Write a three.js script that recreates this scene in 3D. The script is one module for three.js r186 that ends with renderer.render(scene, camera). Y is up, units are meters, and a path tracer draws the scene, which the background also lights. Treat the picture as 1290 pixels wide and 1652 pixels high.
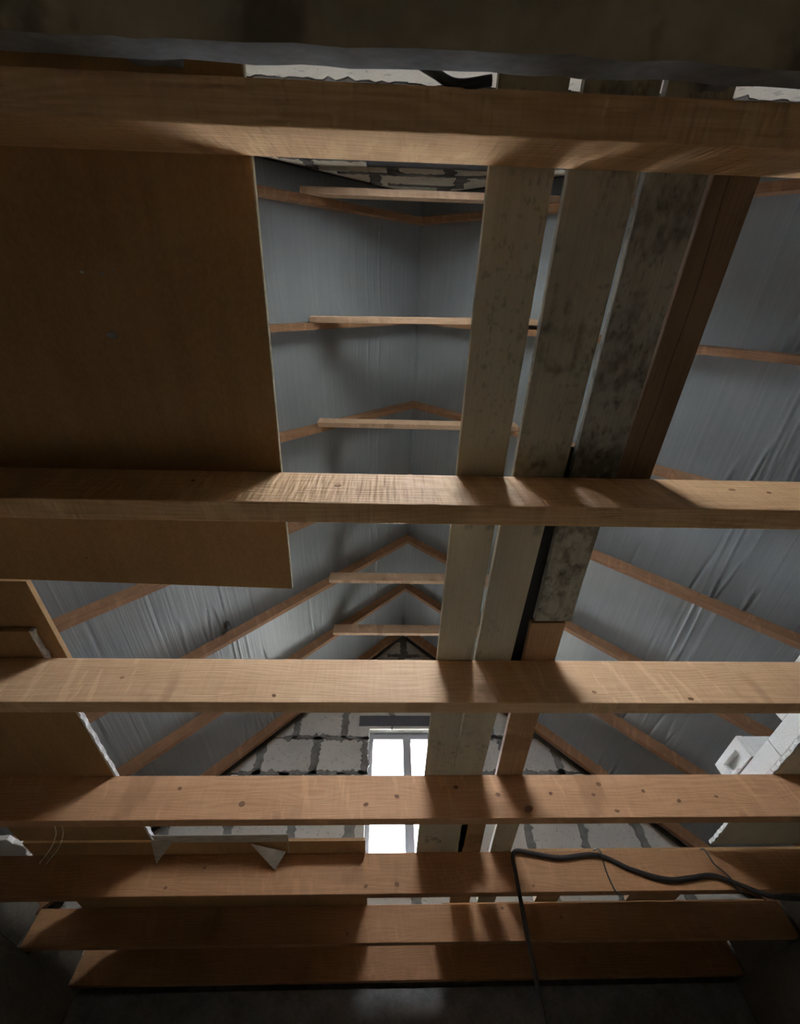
import * as THREE from 'three';
import { RoundedBoxGeometry } from 'three/addons/geometries/RoundedBoxGeometry.js';
import { mergeVertices } from 'three/addons/utils/BufferGeometryUtils.js';

// ---------- frame of reference ----------
// x to the right, y up, z away from the camera (turned to three's -z by V); heights are counted from the camera, EYE above the floor
const EYE = 1.6;
const V = (x, y, z) => new THREE.Vector3(x, y + EYE, -z);

// ---------- camera ----------
const scene = new THREE.Scene();
const camera = new THREE.PerspectiveCamera(2 * Math.atan(826 / 648.6) * 180 / Math.PI, 1290 / 1652, 0.03, 200);
{
  const th = 1.0553, ps = 0.0582, ro = -0.0347;
  const f = new THREE.Vector3(Math.sin(ps) * Math.cos(th), Math.sin(th), -Math.cos(ps) * Math.cos(th));
  const r0 = new THREE.Vector3(Math.cos(ps), 0, Math.sin(ps));
  const u0 = new THREE.Vector3().crossVectors(r0, f);
  const r = r0.clone().multiplyScalar(Math.cos(ro)).addScaledVector(u0, Math.sin(ro));
  const u = u0.clone().multiplyScalar(Math.cos(ro)).addScaledVector(r0, -Math.sin(ro));
  camera.quaternion.setFromRotationMatrix(new THREE.Matrix4().makeBasis(r, u, f.clone().negate()));
  camera.position.set(0, EYE, 0);
}
scene.add(camera);

// ---------- sky (overcast), exposure ----------
const EXPOSURE = 60;
{
  const w = 256, h = 128, d = new Float32Array(w * h * 4);
  for (let j = 0; j < h; j++) {
    const el = ((j + .5) / h - .5) * Math.PI, k = el < 0 ? .55 : .8 + .35 * Math.sin(el);
    for (let i = 0; i < w; i++) d.set([.93 * k, .98 * k, 1.06 * k, 1], (j * w + i) * 4);
  }
  const t = new THREE.DataTexture(d, w, h, THREE.RGBAFormat, THREE.FloatType);
  t.mapping = THREE.EquirectangularReflectionMapping; t.magFilter = t.minFilter = THREE.LinearFilter; t.needsUpdate = true;
  scene.background = t; scene.backgroundIntensity = 1;
}
const renderer = new THREE.WebGLRenderer({ antialias: true });
renderer.toneMapping = THREE.LinearToneMapping;
renderer.toneMappingExposure = EXPOSURE;
renderer.shadowMap.enabled = true;

// ---------- seeded noise ----------
let seed = 7;
const rnd = () => { seed = (seed * 1664525 + 1013904223) >>> 0; return seed / 4294967296; };
const rr = (a, b) => a + (b - a) * rnd();
function lattice(n) { const a = new Float32Array(n * n); for (let i = 0; i < a.length; i++) a[i] = rnd(); return a; }
const LAT = lattice(256);
// value noise, periodic with px, py cells
function vn(x, y, px, py, o = 0) {
  const xi = Math.floor(x), yi = Math.floor(y), fx = x - xi, fy = y - yi;
  const sx = fx * fx * (3 - 2 * fx), sy = fy * fy * (3 - 2 * fy);
  const X0 = ((xi % px) + px) % px, X1 = (X0 + 1) % px, Y0 = ((yi % py) + py) % py, Y1 = (Y0 + 1) % py;
  const L = (a, b) => LAT[((b * 37 + o * 53) & 255) * 256 + ((a + o * 101 + ((b * 37 + o * 53) >> 8) * 17) & 255)];
  const a = L(X0, Y0), b = L(X1, Y0), c = L(X0, Y1), e = L(X1, Y1);
  return a + (b - a) * sx + (c - a) * sy + (a - b - c + e) * sx * sy;
}
function fbm(u, v, fx, fy, oct = 4, o = 0) {
  let s = 0, a = .5, t = 0;
  for (let k = 0; k < oct; k++) { s += a * vn(u * fx, v * fy, fx, fy, o + k); t += a; a *= .5; fx *= 2; fy *= 2; }
  return s / t;
}
const clamp = (x, a = 0, b = 1) => Math.min(b, Math.max(a, x));
const sstep = (a, b, x) => { const t = clamp((x - a) / (b - a)); return t * t * (3 - 2 * t); };
const mix = (a, b, t) => a + (b - a) * t;
const mix3 = (a, b, t) => [mix(a[0], b[0], t), mix(a[1], b[1], t), mix(a[2], b[2], t)];
const toS = c => 255 * (c <= .0031308 ? 12.92 * c : 1.055 * Math.pow(c, 1 / 2.4) - .055);
// fn(u, v) -> [r, g, b, height]; makes a colour map and a bump map that cover su by sv metres
function surface(w, h, su, sv, fn, opt = {}) {
  const c = new Uint8Array(w * h * 4), b = new Uint8Array(w * h * 4);
  for (let j = 0; j < h; j++) for (let i = 0; i < w; i++) {
    const p = fn((i + .5) / w, (j + .5) / h), k = (j * w + i) * 4, q = clamp(p[3]) * 255;
    c[k] = clamp(toS(clamp(p[0])), 0, 255); c[k + 1] = clamp(toS(clamp(p[1])), 0, 255); c[k + 2] = clamp(toS(clamp(p[2])), 0, 255); c[k + 3] = 255;
    b[k] = b[k + 1] = b[k + 2] = q; b[k + 3] = 255;
  }
  const mk = (data, srgb) => {
    const t = new THREE.DataTexture(data, w, h); t.wrapS = t.wrapT = THREE.RepeatWrapping; t.magFilter = THREE.LinearFilter; t.minFilter = THREE.LinearMipmapLinearFilter;
    if (srgb) t.colorSpace = THREE.SRGBColorSpace; t.repeat.set(1 / su, 1 / sv); t.needsUpdate = true; return t;
  };
  return new THREE.MeshStandardMaterial({ map: mk(c, true), bumpMap: mk(b, false), bumpScale: opt.bump ?? .002, roughness: opt.rough ?? .8, metalness: 0, side: THREE.DoubleSide });
}

// ---------- materials ----------
function pine(light, dark, o, opt = {}) {
  return surface(1024, 512, 2.4, .6, (u, v) => {
    const warp = fbm(u, v, 3, 5, 3, o), ring = Math.sin((v * 34 + warp * 9) * Math.PI * 2), fib = fbm(u, v, 24, 190, 3, o + 9), blot = fbm(u, v, 5, 4, 4, o + 20);
    const saw = fbm(u, v, 260, 6, 2, o + 30);
    let t = .38 + .11 * ring + .55 * (fib - .5) + .75 * (blot - .5) + .22 * (saw - .5);
    let c = mix3(light, dark, clamp(t));
    const drip = sstep(.63, .72, vn(((u + v * .07) % 1) * 90, v * 2, 90, 2, o + 3) * .75 + .25 * vn(u * 300, v * 8, 300, 8, o)) * sstep(.45, .6, fbm(u, v, 6, 3, 2, o + 40)), smudge = sstep(.66, .8, fbm(u, v, 16, 2, 3, o + 44));
    c = mix3(c, light.map(x => Math.min(.85, x * 1.25)), drip * .35); c = mix3(c, dark.map(x => x * .75), smudge * .5);
    return [...c, .5 + .25 * ring * .4 + .5 * (fib - .5) + (opt.saw ?? .4) * (saw - .5)];
  }, { bump: opt.bump ?? .0016, rough: opt.rough ?? .68 });
}
const M = {
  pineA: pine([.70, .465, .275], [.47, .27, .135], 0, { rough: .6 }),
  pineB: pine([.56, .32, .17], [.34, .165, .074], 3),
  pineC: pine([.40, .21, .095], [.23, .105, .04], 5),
  pineRough: pine([.74, .475, .255], [.44, .235, .10], 17, { saw: 1.3, bump: .004, rough: .6 }),
  rafter: pine([.29, .155, .078], [.14, .068, .032], 7, { rough: .8 }),
  collar: pine([.44, .30, .20], [.27, .16, .095], 11, { rough: .8 }),
  plank: pine([.50, .305, .16], [.30, .16, .075], 13, { rough: .75 }),
  panel: surface(1024, 1024, 2.0, 2.0, (u, v) => {
    const f = fbm(u, v, 200, 300, 2, 4), b = fbm(u, v, 4, 5, 4, 8), s = fbm(u, v, 5, 90, 3, 2);
    const c = mix3([.43, .26, .115], [.27, .152, .06], clamp(.45 + .5 * (f - .5) + .9 * (b - .5) + .35 * (s - .5)));
    return [...c, f];
  }, { bump: .0006, rough: .7 }),
  boardClean: weathered([.60, .55, .42], [.44, .395, .29], .60, 1),
  boardMould: weathered([.56, .52, .41], [.35, .32, .25], .43, 5),
  boardGrey: weathered([.50, .475, .40], [.29, .27, .225], .38, 9),
  boardBrown: weathered([.30, .20, .125], [.15, .095, .055], .62, 13, true),
  membrane: surface(1024, 1024, 2.0, 2.0, (u, v) => {
    const a = fbm(u, v, 2, 150, 3, 3), b = fbm(u, v, 5, 5, 4, 6), w = fbm(u, v, 3, 40, 3, 16);
    const k = .92 + .16 * (a - .5) + .22 * (b - .5);
    return [.232 * k, .255 * k, .272 * k, .5 + .6 * (a - .5) + .8 * (w - .5)];
  }, { bump: .004, rough: .42 }),
  concrete: surface(1024, 512, 2.0, 1.0, (u, v) => {
    const a = fbm(u, v, 8, 6, 5, 3), b = fbm(u, v, 60, 40, 3, 6), st = sstep(.52, .66, fbm(u, v, 6, 5, 5, 12)), gr = sstep(.55, .68, fbm(u, v, 12, 5, 5, 22));
    let c = mix3([.50, .42, .29], [.27, .235, .175], clamp(.5 + 1.1 * (a - .5) + .5 * (b - .5)));
    c = mix3(c, [.30, .32, .32], st * .5); c = mix3(c, [.09, .075, .05], gr * .75);
    return [...c, .5 + .8 * (a - .5) + .5 * (b - .5)];
  }, { bump: .006, rough: .92 }),
  concreteEdge: surface(512, 256, 1.2, .6, (u, v) => {
    const a = fbm(u, v, 14, 8, 4, 3), b = fbm(u, v, 70, 50, 2, 8);
    const c = mix3([.23, .24, .245], [.12, .125, .125], clamp(.5 + 1.2 * (a - .5) + .5 * (b - .5)));
    return [...c, a];
  }, { bump: .004, rough: .9 }),
  roomWall: surface(1024, 512, 2.4, 1.2, (u, v) => {
    const a = fbm(u, v, 5, 6, 5, 31), b = fbm(u, v, 80, 60, 2, 6);
    const c = mix3([.17, .15, .12], [.085, .075, .058], clamp(.5 + 1.3 * (a - .5) + .4 * (b - .5)));
    return [...c, .5 + .6 * (a - .5) + .4 * (b - .5)];
  }, { bump: .005, rough: .95 }),
  block: surface(512, 512, .9, .9, (u, v) => {
    const a = fbm(u, v, 4, 4, 4, 41), b = fbm(u, v, 120, 120, 2, 5), p = sstep(.72, .8, fbm(u, v, 34, 34, 2, 18));
    const k = .93 + .22 * (a - .5) + .12 * (b - .5) - .25 * p;
    return [.70 * k, .665 * k, .575 * k, .6 + .3 * (b - .5) - .5 * p];
  }, { bump: .002, rough: .95 }),
  blockGrey: surface(512, 512, .9, .9, (u, v) => {
    const a = fbm(u, v, 4, 4, 4, 43), b = fbm(u, v, 120, 120, 2, 5), p = sstep(.74, .82, fbm(u, v, 34, 34, 2, 19)), k = .93 + .22 * (a - .5) + .12 * (b - .5) - .2 * p;
    return [.49 * k, .475 * k, .435 * k, .6 + .3 * (b - .5) - .5 * p];
  }, { bump: .002, rough: .95 }),
  mortar: surface(512, 512, .5, .5, (u, v) => {
    const a = fbm(u, v, 8, 8, 4, 47), b = fbm(u, v, 70, 70, 2, 5), k = .9 + .7 * (a - .5) + .3 * (b - .5);
    return [.185 * k, .18 * k, .168 * k, a];
  }, { bump: .006, rough: .95 }),
  looseBlock: surface(512, 512, .6, .6, (u, v) => {
    const b = fbm(u, v, 110, 110, 2, 5), a = fbm(u, v, 4, 4, 4, 61), k = .95 + .12 * (b - .5) + .16 * (a - .5);
    return [.74 * k, .74 * k, .72 * k, b];
  }, { bump: .0015, rough: .95 }),
};
function weathered(light, dark, mould, o, cracks = false) {
  return surface(1024, 256, 2.4, .4, (u, v) => {
    const fib = fbm(u, v, 14, 110, 3, o), b = fbm(u, v, 7, 3, 4, o + 3), m = sstep(mould, mould + .34, .55 * fbm(u, v, 14, 3, 3, o + 7) + .45 * fbm(u, v, 90, 22, 4, o + 8)), spot = sstep(.6, .8, fbm(u, v, 150, 40, 3, o + 12)) * sstep(mould - .1, mould + .12, fbm(u, v, 9, 3, 3, o + 21));
    let c = mix3(light, dark, clamp(.45 + .5 * (fib - .5) + 1.1 * (b - .5)));
    c = mix3(c, [.075, .072, .058], clamp(m * .75 + spot * .35));
    let hgt = .5 + .6 * (fib - .5);
    if (cracks) { const line = 1 - sstep(0, .035, Math.abs(((v * 5 + .5 * (fbm(u, v, 5, 2, 3, o + 15) - .5)) % 1) - .5)); c = mix3(c, [.03, .022, .015], line * .8); hgt -= line * .5; }
    return [...c, hgt];
  }, { bump: .0016, rough: .85 });
}
const flat = (r, g, b, rough = .8, more = {}) => new THREE.MeshStandardMaterial({ color: new THREE.Color().setRGB(r, g, b), roughness: rough, side: THREE.DoubleSide, ...more });
M.knot = flat(.17, .08, .036, .7);
M.knotPale = flat(.34, .18, .085, .7);
M.black = flat(.012, .012, .013, .55);
M.conduit = flat(.018, .016, .015, .45);
M.wire = flat(.05, .045, .04, .6);
M.frame = flat(.34, .35, .37, .5);
M.lintel = flat(.085, .085, .095, .9);
M.plasterEdge = surface(256, 256, .2, .2, (u, v) => { const a = fbm(u, v, 12, 12, 4, 3), k = .7 + .9 * (a - .5); return [.82 * k, .82 * k, .8 * k, a]; }, { bump: .005, rough: .95 });
M.cardboard = surface(256, 256, .5, .5, (u, v) => { const a = fbm(u, v, 8, 30, 4, 3), k = .95 + .5 * (a - .5); return [.42 * k, .39 * k, .33 * k, a]; }, { bump: .001, rough: .9 });
M.foam = surface(256, 256, .15, .15, (u, v) => { const a = fbm(u, v, 10, 10, 4, 3), k = .9 + .5 * (a - .5); return [.62 * k, .55 * k, .40 * k, a]; }, { bump: .006, rough: .95 });
M.earth = flat(.30, .29, .25, 1);
M.screed = surface(512, 512, 2, 2, (u, v) => { const a = fbm(u, v, 6, 6, 5, 33), k = .9 + .6 * (a - .5); return [.50 * k, .42 * k, .31 * k, a]; }, { bump: .003, rough: .9 });
M.deck = flat(.12, .12, .13, .9);
M.glass = new THREE.MeshPhysicalMaterial({ color: 0xffffff, transmission: 1, thickness: 0, roughness: 0, ior: 1.45, side: THREE.DoubleSide });

// ---------- building helpers ----------
const used = {};
function numbered(name) { const n = used[name] = (used[name] ?? -1) + 1; return n ? `${name}_${String(n).padStart(3, '0')}` : name; }
function add(o, parent) { (parent ?? scene).add(o); return o; }
function tag(o, label, category, group) { o.userData.label = label; o.userData.category = category; if (group) o.userData.group = group; return o; }
function structure(name) { const g = new THREE.Group(); g.name = name; g.userData.kind = 'structure'; scene.add(g); return g; }
function mesh(name, geo, mat, parent) { const m = new THREE.Mesh(geo, mat); m.name = parent ? name : numbered(name); m.castShadow = m.receiveShadow = true; return add(m, parent); }
function partNamed(parent, name) { const c = parent.userData.counts ??= {}; const n = c[name] = (c[name] ?? -1) + 1; return n ? `${name}_${String(n).padStart(3, '0')}` : name; }
function part(name, geo, mat, parent) { const m = new THREE.Mesh(geo, mat); m.name = name; m.castShadow = m.receiveShadow = true; parent.add(m); return m; }
// uv in metres by the face's main direction, u along the grain axis ('x', 'y' or 'z')
function metreUV(g, grain = 'x', ou = rr(0, 5), ov = rr(0, 5)) {
  const geo = g.index ? g.toNonIndexed() : g, p = geo.attributes.position, uv = new Float32Array(p.count * 2), A = new THREE.Vector3(), B = new THREE.Vector3(), C = new THREE.Vector3(), N = new THREE.Vector3();
  const ax = 'xyz', gi = ax.indexOf(grain);
  for (let i = 0; i < p.count; i += 3) {
    A.fromBufferAttribute(p, i); B.fromBufferAttribute(p, i + 1); C.fromBufferAttribute(p, i + 2);
    N.copy(B).sub(A).cross(C.clone().sub(A)); const n = [Math.abs(N.x), Math.abs(N.y), Math.abs(N.z)], d = n.indexOf(Math.max(...n));
    const rest = [0, 1, 2].filter(k => k !== d), iu = rest.includes(gi) ? gi : rest[0], iv = rest.find(k => k !== iu);
    [A, B, C].forEach((q, k) => { uv[(i + k) * 2] = q.getComponent(iu) + ou; uv[(i + k) * 2 + 1] = q.getComponent(iv) + ov + d * .37; });
  }
  geo.setAttribute('uv', new THREE.BufferAttribute(uv, 2)); return geo;
}
function boxGeo(lx, ly, lz, bevel = .003, grain = 'x') {
  const b = Math.min(bevel, lx * .3, ly * .3, lz * .3);
  return metreUV(new RoundedBoxGeometry(lx, ly, lz, 1, b), grain);
}
// box between two corners of the frame of reference, its mesh standing at its own centre
function box(name, x0, x1, y0, y1, z0, z1, mat, parent, { bevel = .003, grain = 'x' } = {}) {
  const m = mesh(name, boxGeo(x1 - x0, y1 - y0, z1 - z0, bevel, grain), mat, parent);
  m.position.copy(V((x0 + x1) / 2, (y0 + y1) / 2, (z0 + z1) / 2)); return m;
}
// polygon in the x-y plane of the frame of reference, thick from z0 to z1
function prism(pts, z0, z1, grain = 'x', bevel = 0, holes = []) {
  const s = new THREE.Shape(pts.map(p => new THREE.Vector2(...p)));
  for (const h of holes) s.holes.push(new THREE.Path(h.map(p => new THREE.Vector2(...p))));
  const g = new THREE.ExtrudeGeometry(s, { depth: z1 - z0 - 2 * bevel, bevelEnabled: bevel > 0, bevelThickness: bevel, bevelSize: bevel, bevelOffset: -bevel, bevelSegments: 1, steps: 1 });
  g.translate(0, EYE, -(z1 - bevel)); return metreUV(g, grain);
}
function centred(m) { m.geometry.computeBoundingBox(); const c = m.geometry.boundingBox.getCenter(new THREE.Vector3()); m.geometry.translate(-c.x, -c.y, -c.z); m.position.add(c); return m; }
function tube(points, r, seg = 60, rad = 8) { return new THREE.TubeGeometry(new THREE.CatmullRomCurve3(points), seg, r, rad, false); }
const clipHalf = (P, f) => { const o = []; P.forEach((a, i) => { const b = P[(i + 1) % P.length], fa = f(a), fb = f(b); if (fa >= 0) o.push(a); if (fa * fb < 0) { const t = fa / (fa - fb); o.push([mix(a[0], b[0], t), mix(a[1], b[1], t)]); } }); return o; };
const area = P => Math.abs(P.reduce((s, a, i) => { const b = P[(i + 1) % P.length]; return s + a[0] * b[1] - a[1] * b[0]; }, 0) / 2);

// ---------- the setting ----------
const RX = .28, RIDGE = 4.75, TOP = 1.208, XL = -2.52, XR = 3.08;
const JZ = [-.312, .5405, 1.422, 2.3404, 3.277, 4.1614, 5.0864], JW = .066, JH = .208;

{ const g = structure('ground'); const m = part('soil', new THREE.PlaneGeometry(80, 80), M.earth, g); m.rotation.x = -Math.PI / 2; m.position.set(0, -.45, 0); }
{ const g = structure('floor'); box('screed', XL - .8, XR + .8, -1.8, -1.6, -1.15, 5.9, M.screed, g, { grain: 'x' }); }
// side walls: each with one window low in the room, pockets for the joist ends, and the eaves above
for (const [s, x, name] of [[-1, XL, 'wall_left'], [1, XR, 'wall_right']]) {
  const g = structure(name), a = x, b = x + s * .95, lo = Math.min(a, b), hi = Math.max(a, b), w0 = 1.35, w1 = 1.95, h0 = -1.5, h1 = -.66;
  const B = (y0, y1, z0, z1, l = lo, h = hi) => box('masonry', l, h, y0, y1, z0, z1, M.roomWall, g, { grain: 'z', bevel: .004 });
  B(-1.6, h0, -1.15, 5.9); B(h0, h1, -1.15, w0); B(h0, h1, w1, 5.9); B(h1, .985, -1.15, 5.9);
  const back = x + s * .2, lo2 = Math.min(back, b), hi2 = Math.max(back, b); B(.985, 1.2, -1.15, 5.9, lo2, hi2);
  const f0 = Math.min(x, back), f1 = Math.max(x, back); let z = -1.15;
  for (const j of JZ) { if (j - .1 > z) B(.985, 1.2, z, j - .1, f0, f1); z = j + JW + .03; }
  B(.985, 1.2, z, 5.9, f0, f1);
  const e = x + s * .7, ee = x + s * .95; B(1.2, 1.75, -1.15, 5.9, Math.min(e, ee), Math.max(e, ee));
  const p0 = x + s * .50, p1 = x + s * .645; box('wall_plate', Math.min(p0, p1), Math.max(p0, p1), 1.2, 1.3, -.7, 5.15, M.rafter, g, { grain: 'z' });
}
// roof: deck, membrane stretched below it (a sheet with creases along the ridge), one group each side
function membraneSide(s) {
  const g = structure(s < 0 ? 'roof_left' : 'roof_right');
  const deckY = RIDGE + .33, run = 4.05;
  part('roof_deck', prism([[RX, deckY], [RX, deckY + .25], [RX + s * run, deckY + .25 - run], [RX + s * run, deckY - run]].sort(() => 0), -1.25, 5.95), M.deck, g);
  const creases = [];
  const put = (d, amp, wid, z0, z1, slant = 0) => creases.push({ d, amp, wid, z0, z1, slant });
  for (let k = 0; k < 70; k++) put(rr(.05, 4.9), rr(.001, .004) * (rnd() < .5 ? -1 : 1), rr(.006, .022), rr(-1, 4), rr(1, 6), rr(-.02, .02));
  const seam = s < 0 ? [.57, .62, .68, 2.62, 2.68] : [.10, .16, 3.42, 3.36];
  for (const d of seam) put(d, rr(.006, .012), rr(.006, .012), -2, 7, rr(-.01, .01));
  const RZ = [-.571, .31, 1.223, 2.19, 3.148, 4.02, 4.93];
  for (const rz of RZ) for (let k = 0; k < 12; k++) { const d0 = (s < 0 ? 2.62 : 3.42) + (k < 8 ? rr(-.28, .3) : rr(-1.6, .8)); put(d0, rr(.006, .016) * (rnd() < .35 ? -1 : 1), rr(.007, .016), rz - rr(.18, .5), rz + .02, rr(-.14, .14)); }
  const nz = 110, nd = 560, L = 4.95, z0 = -.75, z1 = 5.2, pos = [], uv = [], idx = [];
  for (let i = 0; i <= nz; i++) for (let j = 0; j <= nd; j++) {
    const z = mix(z0, z1, i / nz), d = L * j / nd;
    let lo = -1.5, hi = 5.9; for (const r of RZ) { if (r <= z) lo = r; } for (const r of [...RZ].reverse()) if (r > z) hi = r;
    const t = clamp((z - lo) / (hi - lo)); let n = -.028 * Math.sin(Math.PI * t) * sstep(0, .5, d);
    for (const c of creases) { if (z < c.z0 || z > c.z1) continue; const q = (d - c.d - c.slant * (z - c.z1)) / c.wid; if (q * q > 9) continue; n += c.amp * Math.exp(-q * q) * sstep(c.z0, mix(c.z0, c.z1, .4), z); }
    const nn = n * .7071, y = RIDGE + .17 - d * .7071 - nn * 1, x = RX + s * (d * .7071 - nn);
    const p = V(x, y, z); pos.push(p.x, p.y, p.z); uv.push(z, d);
    if (i < nz && j < nd) { const a = i * (nd + 1) + j, b = a + nd + 1; idx.push(a, b, a + 1, b, b + 1, a + 1); }
  }
  const geo = new THREE.BufferGeometry(); geo.setAttribute('position', new THREE.Float32BufferAttribute(pos, 3)); geo.setAttribute('uv', new THREE.Float32BufferAttribute(uv, 2)); geo.setIndex(idx); geo.computeVertexNormals();
  part('vapour_membrane', geo, M.membrane, g);
}
membraneSide(-1); membraneSide(1);

// a masonry gable: core with a window hole, blocks laid proud of it, smeared mortar over the joints. face: z of the block faces, s: +1 core lies farther away
function gable(g, face, s, hole, lintel, rowsY, cuts, split) {
  const roofLine = (x, y) => RIDGE + .2 - Math.abs(x - RX) - y;
  const c0 = face + s * .03, c1 = face + s * .33, xm = 3.9;
  const outer = [[RX - xm, .97], [RX + xm, .97], [RX + xm, 1.3], [RX, RIDGE + .5], [RX - xm, 1.3]];
  part('gable_core', prism(outer, Math.min(c0, c1), Math.max(c0, c1), 'x', 0, [[[hole[0], hole[2]], [hole[0], hole[3]], [hole[1], hole[3]], [hole[1], hole[2]]]]), M.mortar, g);
  const H = [lintel ? Math.min(hole[0], lintel[0]) : hole[0], lintel ? Math.max(hole[1], lintel[1]) : hole[1], hole[2], hole[3]];
  const z0 = Math.min(face, c0), z1 = Math.max(face, c0), m0 = Math.min(face - s * .006, face + s * .01), m1 = Math.max(face - s * .006, face + s * .01);
  const solid = (x0, x1, y0, y1) => {   // the rectangle without the hole and the lintel
    let R = [[x0, x1, y0, y1]];
    for (const h of [hole, lintel].filter(Boolean)) R = R.flatMap(([a, b, c, d]) => {
      if (b <= h[0] || a >= h[1] || d <= h[2] || c >= h[3]) return [[a, b, c, d]];
      const o = []; if (a < h[0]) o.push([a, h[0], c, d]); if (b > h[1]) o.push([h[1], b, c, d]);
      const l = Math.max(a, h[0]), r = Math.min(b, h[1]); if (c < h[2]) o.push([l, r, c, h[2]]); if (d > h[3]) o.push([l, r, h[3], d]); return o;
    });
    return R;
  };
  const trimmed = ([a, b, c, d], inset = 0) => {
    let P = [[a, c], [b, c], [b, d], [a, d]];
    P = clipHalf(P, p => RIDGE + .12 - (p[0] - RX) - p[1]); if (P.length > 2) P = clipHalf(P, p => RIDGE + .12 + (p[0] - RX) - p[1]);
    return P;
  };
  const ragged = (x0, x1, y0, y1, along) => {   // a smear with a frayed outline
    const n = Math.max(5, Math.round((along === 'x' ? x1 - x0 : y1 - y0) / .028)), A = [], B = [];
    for (let i = 0; i <= n; i++) { const t = i / n, e = () => (rnd() < .14 ? rr(-.045, .02) : rr(-.014, .014));
      if (along === 'x') { A.push([mix(x0, x1, t), y0 + e()]); B.push([mix(x0, x1, t), y1 - e()]); } else { A.push([x0 + e(), mix(y0, y1, t)]); B.push([x1 - e(), mix(y0, y1, t)]); } }
    return along === 'x' ? [...A, ...B.reverse()] : [...B, ...A.reverse()];
  };
  const smear = (P) => { P = clipHalf(P, p => RIDGE + .12 - (p[0] - RX) - p[1]); if (P.length > 2) P = clipHalf(P, p => RIDGE + .12 + (p[0] - RX) - p[1]); if (P.length > 2 && area(P) > .0008) part(partNamed(g, 'mortar_joint'), prism(P, m0, m1), M.mortar, g); };
  for (let r = 0; r < rowsY.length - 1; r++) {
    const y0 = rowsY[r] + .008, y1 = rowsY[r + 1] - .008, list = cuts[r].filter(x => Math.abs(x - RX) < 4);
    for (let k = 0; k < list.length - 1; k++) {
      for (const R of solid(list[k] + .008, list[k + 1] - .008, y0, y1)) { const P = trimmed(R); if (P.length > 2 && area(P) > .004 && R[1] - R[0] > .03 && R[3] - R[2] > .03) part(partNamed(g, 'block'), prism(P, z0 + rr(0, .004), z1, 'x', .003), s > 0 ? M.blockGrey : M.block, g); }
    }
    for (const x of list) { const w = rr(.035, .058); for (const R of solid(x - w, x + w, y0 - .02, y1 + .02)) if (R[3] - R[2] > .05 && roofLine(x, R[2]) > 0) smear(ragged(R[0], R[1], R[2], R[3], 'y')); }
    if (r) { const x0 = RX - (RIDGE - rowsY[r]), x1 = RX + (RIDGE - rowsY[r]); for (let x = x0; x < x1; x += .7) for (const R of solid(x, Math.min(x + .7, x1), rowsY[r] - rr(.02, .035), rowsY[r] + rr(.02, .035))) if (R[1] - R[0] > .05) smear(ragged(R[0], R[1], R[2], R[3], 'x')); }
  }
  if (lintel) part('lintel', prism([[lintel[0], lintel[2]], [lintel[1], lintel[2]], [lintel[1], lintel[3]], [lintel[0], lintel[3]]], Math.min(face + s * .006, c1), Math.max(face + s * .006, c1)), M.lintel, g);
}
const steps = (first, last, pitch) => { const o = []; for (let x = first; x <= last + .001; x += pitch) o.push(x); return o; };
const wallFar = structure('wall_far');
box('masonry', XL - .95, XR + .95, -1.6, .97, 5.2, 5.85, M.roomWall, wallFar);
box('ring_beam', XL - .02, XR + .02,   .72, .975, 5.18, 5.22, M.concreteEdge, wallFar);
const FS = 5.2 / 5.5, sc = a => a.map(v => v * FS);
const FW = sc([-.22, .78, 1.95, 3.46]);
gable(wallFar, 5.2, 1, FW, sc([-.37, .93, 3.5, 3.66]), sc([1.25, 1.46, 1.93, 2.39, 2.86, 3.33, 3.80, 4.27, 4.75, 5.2]),
  [steps(-3.6, 4.2, .72), steps(-3.25, 4.2, .72), [-3.217, -2.497, -1.777, -1.057, -.39, 1.02, 1.69, 2.32, 2.995, 3.7], steps(-3.447, 4.2, .72), [-3.087, -2.367, -1.646, -.927, -.25, .9, 1.6, 2.32, 3.04, 3.76], [-3.4, -2.683, -1.963, -1.243, -.567, .1, .85, 1.5, 2.2], steps(-2.3, 3, .72), steps(-1.9, 3, .72), [-.4, .3, 1]].map(sc));
const wallNear = structure('wall_near');
const NW = [-.2, .77, 2.46, 3.47];
box('masonry', XL - .95, XR + .95, -1.6, .91, -1.15, -.75, M.roomWall, wallNear);
gable(wallNear, -.75, -1, NW, [-.2, 1.0, 3.47, 3.86], [1.2, 1.66, 2.08, 2.425, 2.9, 3.28, 3.66, 4.03, 4.42, 4.95],
  [steps(-3.5, 4.2, .72), steps(-3.2, 4.2, .72), [-3.2, -2.1, -1.05, .62, 2.3, 3.4], steps(-3.0, 4.2, .72), steps(-3.4, 4.2, .72), steps(-2.35, 4, .72), [-2.1, -1.4, -.62, .0, .42, 1.1, 1.8, 2.5], [-1.5, -.85, -.15, .55, 1.2, 1.9], [-1, -.2, .45, 1.1]]);

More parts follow.
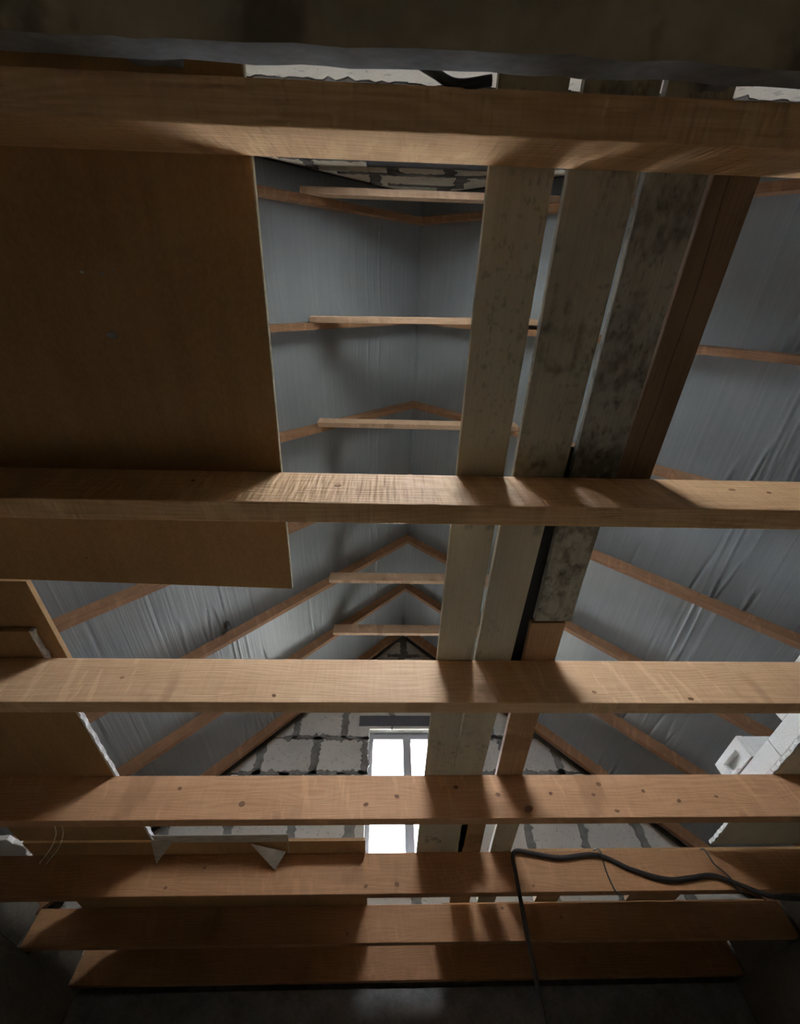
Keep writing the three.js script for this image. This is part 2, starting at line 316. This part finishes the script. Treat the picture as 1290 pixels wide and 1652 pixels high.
// windows: fixed frame, mullion, panes
function windowUnit(name, hole, z, mull, panes) {
  const g = structure(name), [x0, x1, y0, y1] = hole, d = .035, f = .055;
  const B = (n, a, b, c, e, t = d) => box(n, a, b, c, e, z - t, z + t, M.frame, g, { bevel: .006 });
  B('window_frame', x0, x0 + f, y0, y1); B('window_frame_001', x1 - f, x1, y0, y1); B('window_frame_002', x0 + f, x1 - f, y1 - f * 1.4, y1); B('window_frame_003', x0 + f, x1 - f, y0, y0 + f);
  B('mullion', mull[0], mull[1], y0 + f, y1 - f * 1.4, d + .01);
  panes.forEach(([a, b], i) => { const m = part(i ? `pane_${String(i).padStart(3, '0')}` : 'pane', new THREE.PlaneGeometry(b - a, y1 - y0 - f * 2.2), M.glass, g); m.position.copy(V((a + b) / 2, (y0 + y1) / 2 - .01, z)); });
  box('window_sill', x0 + .004, x1 - .004, y0 - .03, y0 + .002, z - .16, z + .12, M.plasterEdge, g);
}
windowUnit('window_1', FW, 5.35, [.24, .345], [[-.16, .245], [.34, .69]]);
windowUnit('window_2', NW, -.95, [.25, .31], [[-.15, .26], [.3, .72]]);
windowLow('window_3', XL - .5); windowLow('window_4', XR + .5);
function windowLow(name, x) {
  const g = structure(name), B = (n, y0, y1, z0, z1) => box(n, x - .035, x + .035, y0, y1, z0, z1, M.frame, g, { grain: 'z', bevel: .006 });
  B('window_frame', -1.5, -1.46, 1.35, 1.95); B('window_frame_001', -.70, -.66, 1.35, 1.95); B('window_frame_002', -1.46, -.70, 1.35, 1.39); B('window_frame_003', -1.46, -.70, 1.91, 1.95);
}

// concrete beam over the photographer, its underside uneven
{
  const g = new THREE.BoxGeometry(5.98, .07, .43, 150, 3, 14), p = g.attributes.position;
  for (let i = 0; i < p.count; i++) { const x = p.getX(i), y = p.getY(i), z = p.getZ(i), n = fbm(x / 6 + .5, z / .8 + .5, 40, 5, 4, 9) - .5; if (y < .03) p.setY(i, y + n * .022); if (z < -.2) p.setZ(i, z + (fbm(x / 6 + .5, .3 + y, 70, 4, 3, 3) - .5) * .012); }
  g.computeVertexNormals();
  const m = mesh('concrete_beam', metreUV(g, 'x'), [M.concrete, M.concrete, M.concrete, M.concrete, M.concrete, M.concreteEdge]); m.position.copy(V(RX, .937, -.535)); m.rotation.y = .0;
  tag(m, 'stained dark concrete beam across the top of the picture, hiding the wall plate', 'beam');
  m.userData.kind = 'structure';
}

// ---------- ceiling joists ----------
const joistText = [
  'dark pine ceiling joist beside the concrete beam, its lower face pale in the middle',
  'pine ceiling joist under the far part of the largest brown panel, palest grain',
  'brightly lit pine ceiling joist on which the white-edged panel starts, below the black rubber strip',
  'knotty pine ceiling joist crossing in front of the upper half of the gable window',
  'pine ceiling joist with the black conduit looped along its face',
  'dim pine ceiling joist just behind the one carrying the conduit, lit only below the window',
  'last and lowest pine ceiling joist, next to the dark far wall',
];
const knots = [
  [], [[-.156, 1.115, .011, 1], [1.095, 1.134, .012, 1], [1.202, 1.117, .007, 0], [-.6, 1.13, .006, 0]],
  [[-1.071, 1.11, .008, 1], [1.231, 1.02, .01, 0], [-.439, 1.03, .008, 0], [.849, 1.05, .008, 1]],
  [[-1.074, 1.144, .011, 0], [-.727, 1.07, .016, 0], [.385, 1.145, .012, 0], [.604, 1.108, .012, 0], [.889, 1.113, .011, 0], [1.168, 1.158, .012, 0], [1.117, 1.106, .011, 0], [1.396, 1.123, .01, 0], [.75, 1.041, .02, 0], [1.564, 1.075, .012, 0], [-.092, 1.065, .012, 0], [.068, 1.102, .012, 0], [1.78, 1.095, .009, 0], [1.208, 1.03, .011, 0]],
  [[-1.337, 1.04, .011, 0], [.09, 1.045, .015, 0], [.131, 1.111, .013, 1], [-1.137, 1.136, .01, 0], [-.104, 1.037, .011, 0], [.95, 1.03, .009, 0]],
  [[-.252, 1.05, .012, 0], [1.364, 1.123, .012, 0], [.926, 1.179, .013, 0]], [],
];
const knotGeo = new THREE.CylinderGeometry(1, 1, 1, 14).rotateX(Math.PI / 2);
JZ.forEach((z, i) => {
  const g = new THREE.Group(); g.name = numbered('ceiling_joist'); scene.add(g); g.position.copy(V(RX, 1, z + JW / 2));
  tag(g, joistText[i], 'joist', 'pine ceiling joists');
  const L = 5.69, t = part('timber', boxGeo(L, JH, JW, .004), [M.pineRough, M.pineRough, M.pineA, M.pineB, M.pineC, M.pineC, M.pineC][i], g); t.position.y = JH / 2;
  knots[i].forEach(([x, y, r, pale], k) => { const m = part(k ? `knot_${String(k).padStart(3, '0')}` : 'knot', knotGeo, pale ? M.knotPale : M.knot, g); m.scale.set(r * rr(.8, 1.2), r * rr(.6, .85), .003); m.rotation.z = rr(-.4, .4); m.position.set(x - RX, y - 1, JW / 2 - .0002); });
});

// ---------- rafters and collar ties ----------
const RAFT = [-.571, .31, 1.223, 2.19, 3.148, 4.02, 4.93];
const ord = ['first, at the near gable', 'second from the near gable', 'third from the near gable', 'fourth from the near gable', 'fifth from the near gable', 'sixth from the near gable', 'last, at the window gable'];
RAFT.forEach((z, i) => {
  for (const s of [-1, 1]) {
    const D = 3.45, k = .26;
    const m = mesh('rafter', prism([[RX, RIDGE], [RX, RIDGE + k], [RX + s * D, RIDGE + k - D], [RX + s * D, RIDGE - D]], z, z + .05, 'x'), M.rafter);
    centred(m); turnGrain(m, s);
    tag(m, `brown pine rafter on the ${s < 0 ? 'left' : 'right'} roof slope, ${ord[i]}`, 'rafter', 'rafters of the roof');
  }
  if (i === 6) return;
  const c = box('collar_tie', RX - .98, RX + .98, 3.80, 3.95, z - .048, z - .002, M.collar);
  if (i === 1) { c.rotation.y = -.015; c.position.z += .018; }
  tag(c, `pale board tying rafters below the ridge, ${ord[i]}`, 'collar tie', 'collar ties below the ridge');
});
function turnGrain(m, s) { const p = m.geometry.attributes.position, uv = m.geometry.attributes.uv, o = rr(0, 4); for (let i = 0; i < p.count; i++) { uv.setXY(i, (s * p.getX(i) - p.getY(i)) * .7071 + o, (s * p.getX(i) + p.getY(i)) * .7071 + p.getZ(i) + o); } }

// ---------- panels and boards lying on the joists ----------
function panel(name, x0, x1, z0, z1, y0, t, label, edge) {
  const g = new THREE.Group(); g.name = numbered(name); scene.add(g); g.position.copy(V((x0 + x1) / 2, y0, (z0 + z1) / 2));
  tag(g, label, 'panel', 'panels lying on the joists');
  const b = part('sheet', boxGeo(x1 - x0, t, z1 - z0, .0015, 'z'), M.panel, g); b.position.y = t / 2;
  return g;
}
const pA = panel('fibreboard_panel', -2.2, -.345, -.44, 1.003, 1.2085, .016, 'largest brown panel, filling the upper left between the concrete beam and second joist');
pA.rotation.y = .031;
{ const e = part('sawn_edge', boxGeo(.003, .0165, 1.443, .0005, 'z'), M.foam, pA); e.position.set(.929, .0082, 0); }
for (const [x, z, r] of [[-.767, .127, .012], [-1.072, .89, .005], [-.75, -.02, .005], [-.8, -.02, .004], [-.72, -.03, .003]]) { const f = part(partNamed(pA, 'plaster_fleck'), new THREE.SphereGeometry(1, 10, 6), r === .005 && z > .5 ? M.knot : M.plasterEdge, pA); f.scale.set(r * 1.3, .002, r * .8); f.position.set(x + 1.2725, -.0003, -(z - .2815)); }
panel('fibreboard_panel', -2.5, -1.385, 1.03, 1.478, 1.2345, .02, 'brown panel at far left, lying upon the white-edged panel');
function whiteEdged(x0, x1, z0, z1, label, side, mat) {
  const g = panel('fibreboard_panel', x0, x1, z0, z1, 1.2085, .024, label);
  if (mat) g.children[0].material = mat;
  const m = part('torn_edge', edgeGeo(z1 - z0), M.plasterEdge, g); m.position.set(side * (x1 - x0) / 2, .0115, 0); return g;
}
function edgeGeo(len) {   // frayed white core showing along a panel's edge
  const g = new THREE.BoxGeometry(.02, .02, len, 3, 3, Math.round(len / .015)), p = g.attributes.position;
  for (let i = 0; i < p.count; i++) { const z = p.getZ(i), n = fbm(z / 3 + .5, p.getY(i) * 9 + .5, 90, 3, 3, 17) - .5; p.setX(i, p.getX(i) + n * .018); p.setY(i, p.getY(i) + (fbm(z / 3 + .5, p.getX(i) * 9 + .4, 110, 3, 3, 23) - .5) * .006); }
  g.computeVertexNormals(); return metreUV(g, 'z');
}
whiteEdged(-2.26, -1.455, 1.27, 3.08, 'brown panel at lower left with a frayed white long edge', 1);
panel('fibreboard_panel', -2.26, -.115, 3.112, 5.18, 1.2085, .018, 'dark brown panel at bottom left over the last joists, under the grey cardboard');
panel('fibreboard_panel', .47, 3.05, 4.2, 5.18, 1.2085, .018, 'dark brown panel over the last joists right of the light gap');
whiteEdged(2.2, 3.05, 1.45, 3.2, 'pale panel at far right carrying loose white blocks, frayed edge', -1, M.boardClean);

function board(name, x0, x1, z0, z1, y0, t, mat, label, yaw = 0, group = 'grey boards laid along the house') {
  const m = mesh(name, boxGeo(x1 - x0, t, z1 - z0, .003, 'z'), mat); m.position.copy(V((x0 + x1) / 2, y0 + t / 2, (z0 + z1) / 2)); m.rotation.y = yaw;
  return tag(m, label, 'board', group);
}
const B0 = 1.2085, BT = .026;
board('floor_board', .222, .378, -.46, 3.4, B0, BT, M.boardClean, 'pale clean grey board, the first one right of the open gap');
board('floor_board', .41, .58, -.46, .62, B0, BT, M.boardMould, 'speckled mouldy grey board, second from the open gap, beside the big opening');
board('floor_board', .381, .541, .64, 3.42, B0, BT, M.boardClean, 'long grey board touching the pale clean board, left of the black strip', .012);
board('floor_board', .60, .752, -.46, 1.19, B0, BT, M.boardGrey, 'dark mouldy grey board between the speckled board and the brown board', -.009);
board('floor_board', .757, .872, -.27, .63, B0, BT + .008, M.boardBrown, 'narrow cracked brown board at the right edge of the board row', 0);
board('floor_board', .612, .755, 1.2, 2.72, B0, BT, M.plank, 'short orange pine plank slanting right of the black strip', -.02, 'orange pine planks');
board('floor_board', .50, .655, 2.86, 4.15, B0, BT, M.plank, 'orange pine plank starting behind the conduit joist, under the window side', -.03, 'orange pine planks');
board('floor_board', .715, .855, 2.42, 4.15, B0, BT, M.boardClean, 'beige board right of the orange plank over the conduit joist', -.02);
board('floor_board', 1.18, 1.36, 3.34, 4.15, B0, BT, M.plank, 'small dark plank end seen between the two lowest visible gaps', 0, 'orange pine planks');
panel('fibreboard_panel', .95, 3.05, 3.36, 4.035, 1.2355, .018, 'panel resting across plank ends behind the conduit joist, hardly showing');
board('floor_board', 1.9, 2.3, 3.34, 4.15, B0, BT, M.plank, 'wide dark plank at lower right beside the wall, behind the conduit', 0, 'orange pine planks');

{ // black strip bridging the gap between two boards
  const m = mesh('rubber_strip', boxGeo(.2, .006, 1.35, .001, 'z'), M.black); m.position.copy(V(.585, B0 + BT + .0045, 1.12)); m.rotation.y = .02;
  tag(m, 'black rubber strip showing in the gap between two grey boards', 'strip');
}

// ---------- loose white blocks at the right ----------
function looseBlock(x0, x1, y0, y1, z0, z1, label, recess) {
  const lx = x1 - x0, ly = y1 - y0, lz = z1 - z0;
  let geo;
  if (recess) {   // grip pocket in the face towards the gap
    const s = new THREE.Shape([[-lz / 2, 0], [lz / 2, 0], [lz / 2, ly], [-lz / 2, ly]].map(p => new THREE.Vector2(...p)));
    const a = .26, h = new THREE.Path([[-lz * a, ly * .2], [-lz * a, ly * .66], [lz * a, ly * .66], [lz * a, ly * .2]].map(p => new THREE.Vector2(...p))); s.holes.push(h);
    const shell = new THREE.ExtrudeGeometry(s, { depth: .035, bevelEnabled: true, bevelThickness: .003, bevelSize: .003, bevelOffset: -.003, bevelSegments: 1 });
    shell.rotateY(-Math.PI / 2); shell.translate(-lx / 2 + .038, 0, 0);
    geo = metreUV(shell, 'z');
  } else { geo = boxGeo(lx, ly, lz, .006, 'z'); geo.translate(0, ly / 2, 0); }
  const g = new THREE.Group(); g.name = numbered('aerated_block'); scene.add(g); g.position.copy(V((x0 + x1) / 2, y0, (z0 + z1) / 2));
  const m = part('block_body', recess ? (() => { const b = boxGeo(lx - .041, ly, lz, .006, 'z'); b.translate(.0205, ly / 2, 0); return b; })() : geo, M.looseBlock, g);
  if (recess) part('grip_face', geo, M.looseBlock, g);
  return tag(g, label, 'block', 'loose aerated concrete blocks');
}
const EY = B0 + .0245;
looseBlock(2.195, 2.45, EY, EY + .098, 1.62, 2.214, 'white block lying flat on the pale panel, nearer one of the bottom pair');
looseBlock(2.195, 2.45, EY, EY + .098, 2.222, 2.85, 'white block lying flat on the pale panel, farther one of the bottom pair');
looseBlock(2.2, 2.46, EY + .0985, EY + .22, 1.5, 2.05, 'brightest white block, stacked nearest on the flat pair at right');
looseBlock(2.185, 2.46, EY + .0985, EY + .225, 2.39, 2.71, 'white block with a grip pocket, perched on the flat pair', true);

// ---------- cardboard with bent corners ----------
{
  const g = new THREE.Group(); g.name = numbered('cardboard_strip'); scene.add(g); const o = V(-1.02, B0 - .002, 3.15); g.position.copy(o);
  const flapMesh = (n, pts, t = .004) => { const q = pts.map(p => V(...p).sub(o)), N = q[1].clone().sub(q[0]).cross(q[2].clone().sub(q[0])).normalize().multiplyScalar(t), pos = [], tri = (a, b, c) => pos.push(...a.toArray(), ...b.toArray(), ...c.toArray()), w = q.map(p => p.clone().add(N)), k = q.length;
    for (let i = 1; i < k - 1; i++) { tri(q[0], q[i], q[i + 1]); tri(w[0], w[i + 1], w[i]); } for (let i = 0; i < k; i++) { const j = (i + 1) % k; tri(q[i], w[i], w[j]); tri(q[i], w[j], q[j]); }
    const geo = new THREE.BufferGeometry(); geo.setAttribute('position', new THREE.Float32BufferAttribute(pos, 3)); geo.computeVertexNormals(); return part(n, metreUV(geo, 'x'), M.cardboard, g); };
  flapMesh('strip', [[-1.45, B0 + .004, 3.035], [-.60, B0 + .004, 3.03], [-.61, B0 - .006, 3.10], [-1.42, B0 - .006, 3.10]]);
  flapMesh('bent_corner', [[-1.45, B0 - .008, 3.06], [-1.32, B0 - .008, 3.085], [-1.44, 1.148, 3.25]]);
  flapMesh('bent_corner_001', [[-.84, B0 - .012, 3.11], [-.625, B0 - .02, 3.20], [-.685, 1.115, 3.26]]);
  flapMesh('bent_end', [[-.60, B0 + .003, 3.03], [-.60, B0 - .03, 3.20], [-.612, B0 - .03, 3.21], [-.612, B0 - .006, 3.10]], .002);
  tag(g, 'grey cardboard strip with two corners bent down at the dark panel\'s edge', 'cardboard');
}
{ // torn white piece at the far left
  const s = new THREE.Shape(); [[0, 0], [.11, .01], [.1, .05], [.13, .12], [.125, .16], [.08, .2], [.07, .25], [.02, .24], [-.1, .29], [-.12, .02]].forEach((p, i) => i ? s.lineTo(...p) : s.moveTo(...p));
  const g = new THREE.ExtrudeGeometry(s, { depth: .02, bevelEnabled: true, bevelSize: .004, bevelThickness: .004, bevelSegments: 2 }); g.rotateX(Math.PI / 2);
  const m = mesh('foam_scrap', metreUV(g, 'x'), M.looseBlock); m.position.copy(V(-2.40, B0 + .022, 3.31)); tag(m, 'torn white foam scrap at the left edge between two joists', 'foam');
}
for (const [x, z, l] of [[XL + .05, 4.28, 'mounting foam blob on the left wall beside a joist end'], [XR - .05, 4.28, 'mounting foam blob on the right wall beside a joist end']]) {
  const g = new THREE.SphereGeometry(1, 28, 18), p = g.attributes.position; for (let i = 0; i < p.count; i++) { const k = 1 + .5 * (fbm(Math.atan2(p.getZ(i), p.getX(i)) / 6.2832 + .5, p.getY(i) * .4 + .5, 6, 4, 3, 5) - .5); p.setXYZ(i, p.getX(i) * k * .13, p.getY(i) * k * .02, p.getZ(i) * k * .045); }
  g.computeVertexNormals(); const m = mesh('mounting_foam', metreUV(g, 'x'), M.foam); m.position.copy(V(x, 1.19, z)); tag(m, l, 'foam');
}

// ---------- conduit, wires, threads ----------
{
  const pts = [[3.02, .93, 3.2], [2.8, .93, 3.2], [2.583, .945, 3.235], [2.403, .963, 3.245], [2.251, 1.022, 3.25], [2.124, 1.066, 3.255], [1.98, 1.055, 3.258], [1.827, 1.047, 3.258], [1.615, 1.1, 3.258], [1.429, 1.178, 3.26], [1.154, 1.165, 3.258], [.98, 1.19, 3.255], [.88, 1.2, 3.25], [.852, 1.17, 3.245], [.845, 1.08, 3.235], [.835, .9, 3.22], [.825, .6, 3.2], [.815, .2, 3.19], [.81, -.4, 3.18], [.81, -1.58, 3.17]].map(p => V(...p));
  const c = new THREE.CatmullRomCurve3(pts, false, 'centripetal'), L = c.getLength(), rings = 420, rad = 8;
  const g = new THREE.TubeGeometry(c, rings, .0128, rad, false), p = g.attributes.position, q = new THREE.Vector3(), w = new THREE.Vector3();
  for (let i = 0; i <= rings; i++) { c.getPointAt(i / rings, w); const s = i / rings * L, k = (1 + .09 * Math.sin(s * 520)) * mix(1.06, .74, sstep(2.9, 3.5, s)); for (let j = 0; j <= rad; j++) { const a = i * (rad + 1) + j; q.fromBufferAttribute(p, a).sub(w).multiplyScalar(k).add(w); p.setXYZ(a, q.x, q.y, q.z); } }
  g.computeVertexNormals();
  tag(mesh('conduit', g, M.conduit), 'black corrugated conduit looped along a joist and hanging down at its end', 'conduit');
}
const wires = [
  ['tie_wire', [[1.42, 1.215, 3.31], [1.43, 1.213, 3.262], [1.436, 1.18, 3.226], [1.442, 1.135, 3.25], [1.447, 1.09, 3.269], [1.46, 1.0, 3.269], [1.5, .992, 3.3]], .005, M.wire, 'thin dark wire crossing the conduit halfway along the joist', 'wire'],
  ['tie_wire', [[2.16, 1.215, 3.31], [2.17, 1.206, 3.268], [2.185, 1.13, 3.268], [2.2, 1.08, 3.24], [2.21, 1.035, 3.222], [2.24, .992, 3.262], [2.3, .992, 3.3]], .005, M.wire, 'thin dark wire tying the conduit near the right wall', 'wire'],
  ['loose_cable', [[-.03, 1.3, -.47], [.02, 1.21, -.42], [.07, 1.05, -.345], [.11, 1.012, -.318], [.17, .99, -.318]], .008, M.conduit, 'black cable poking through the bright slit above the first joist', 'cable'],
];
for (const [n, p, r, m, l, c] of wires) tag(mesh(n, tube(p.map(a => V(...a)), r), m), l, c);
for (const dx of [0, .035]) tag(mesh('pale_thread', tube([[-1.63 + dx, .998, 2.39], [-1.64 + dx, .985, 2.45], [-1.66 + dx * 1.1, .95, 2.5], [-1.69 + dx, .9, 2.53]].map(a => V(...a)), .0022, 24, 5), M.foam), dx ? 'right one of two pale threads hanging below the knotty joist' : 'left one of two pale threads hanging below the knotty joist', 'thread');

// ---------- mortar pads between beam and first joist, marks on the membrane ----------
for (const [x0, x1, l] of [[-.465, -.373, 'grey mortar pad on the beam, left of the bright slit'], [.56, .60, 'small grey mortar pad on the beam, left of the rightmost bright slit']]) {
  const g = new THREE.BoxGeometry(x1 - x0, .05, .07, 8, 4, 6), p = g.attributes.position; for (let i = 0; i < p.count; i++) { const n = fbm(p.getX(i) * 4 + .5, p.getZ(i) * 6 + p.getY(i) * 5 + .5, 8, 8, 3, 6) - .5; p.setX(i, p.getX(i) * (1 + n * .5)); p.setZ(i, p.getZ(i) + n * .012); }
  g.computeVertexNormals(); const m = mesh('mortar_pad', metreUV(g), M.concreteEdge); m.position.copy(V((x0 + x1) / 2, .995, -.362)); tag(m, l, 'mortar');
}
{
  const g = new THREE.SphereGeometry(1, 16, 10); g.scale(.028, .035, .05);
  const m = mesh('tape_lump', g, M.black); m.position.copy(V(-1.60, 2.985, 3.03)); tag(m, 'small black lump of tape on the left membrane beside a rafter', 'tape');
}

renderer.render(scene, camera);
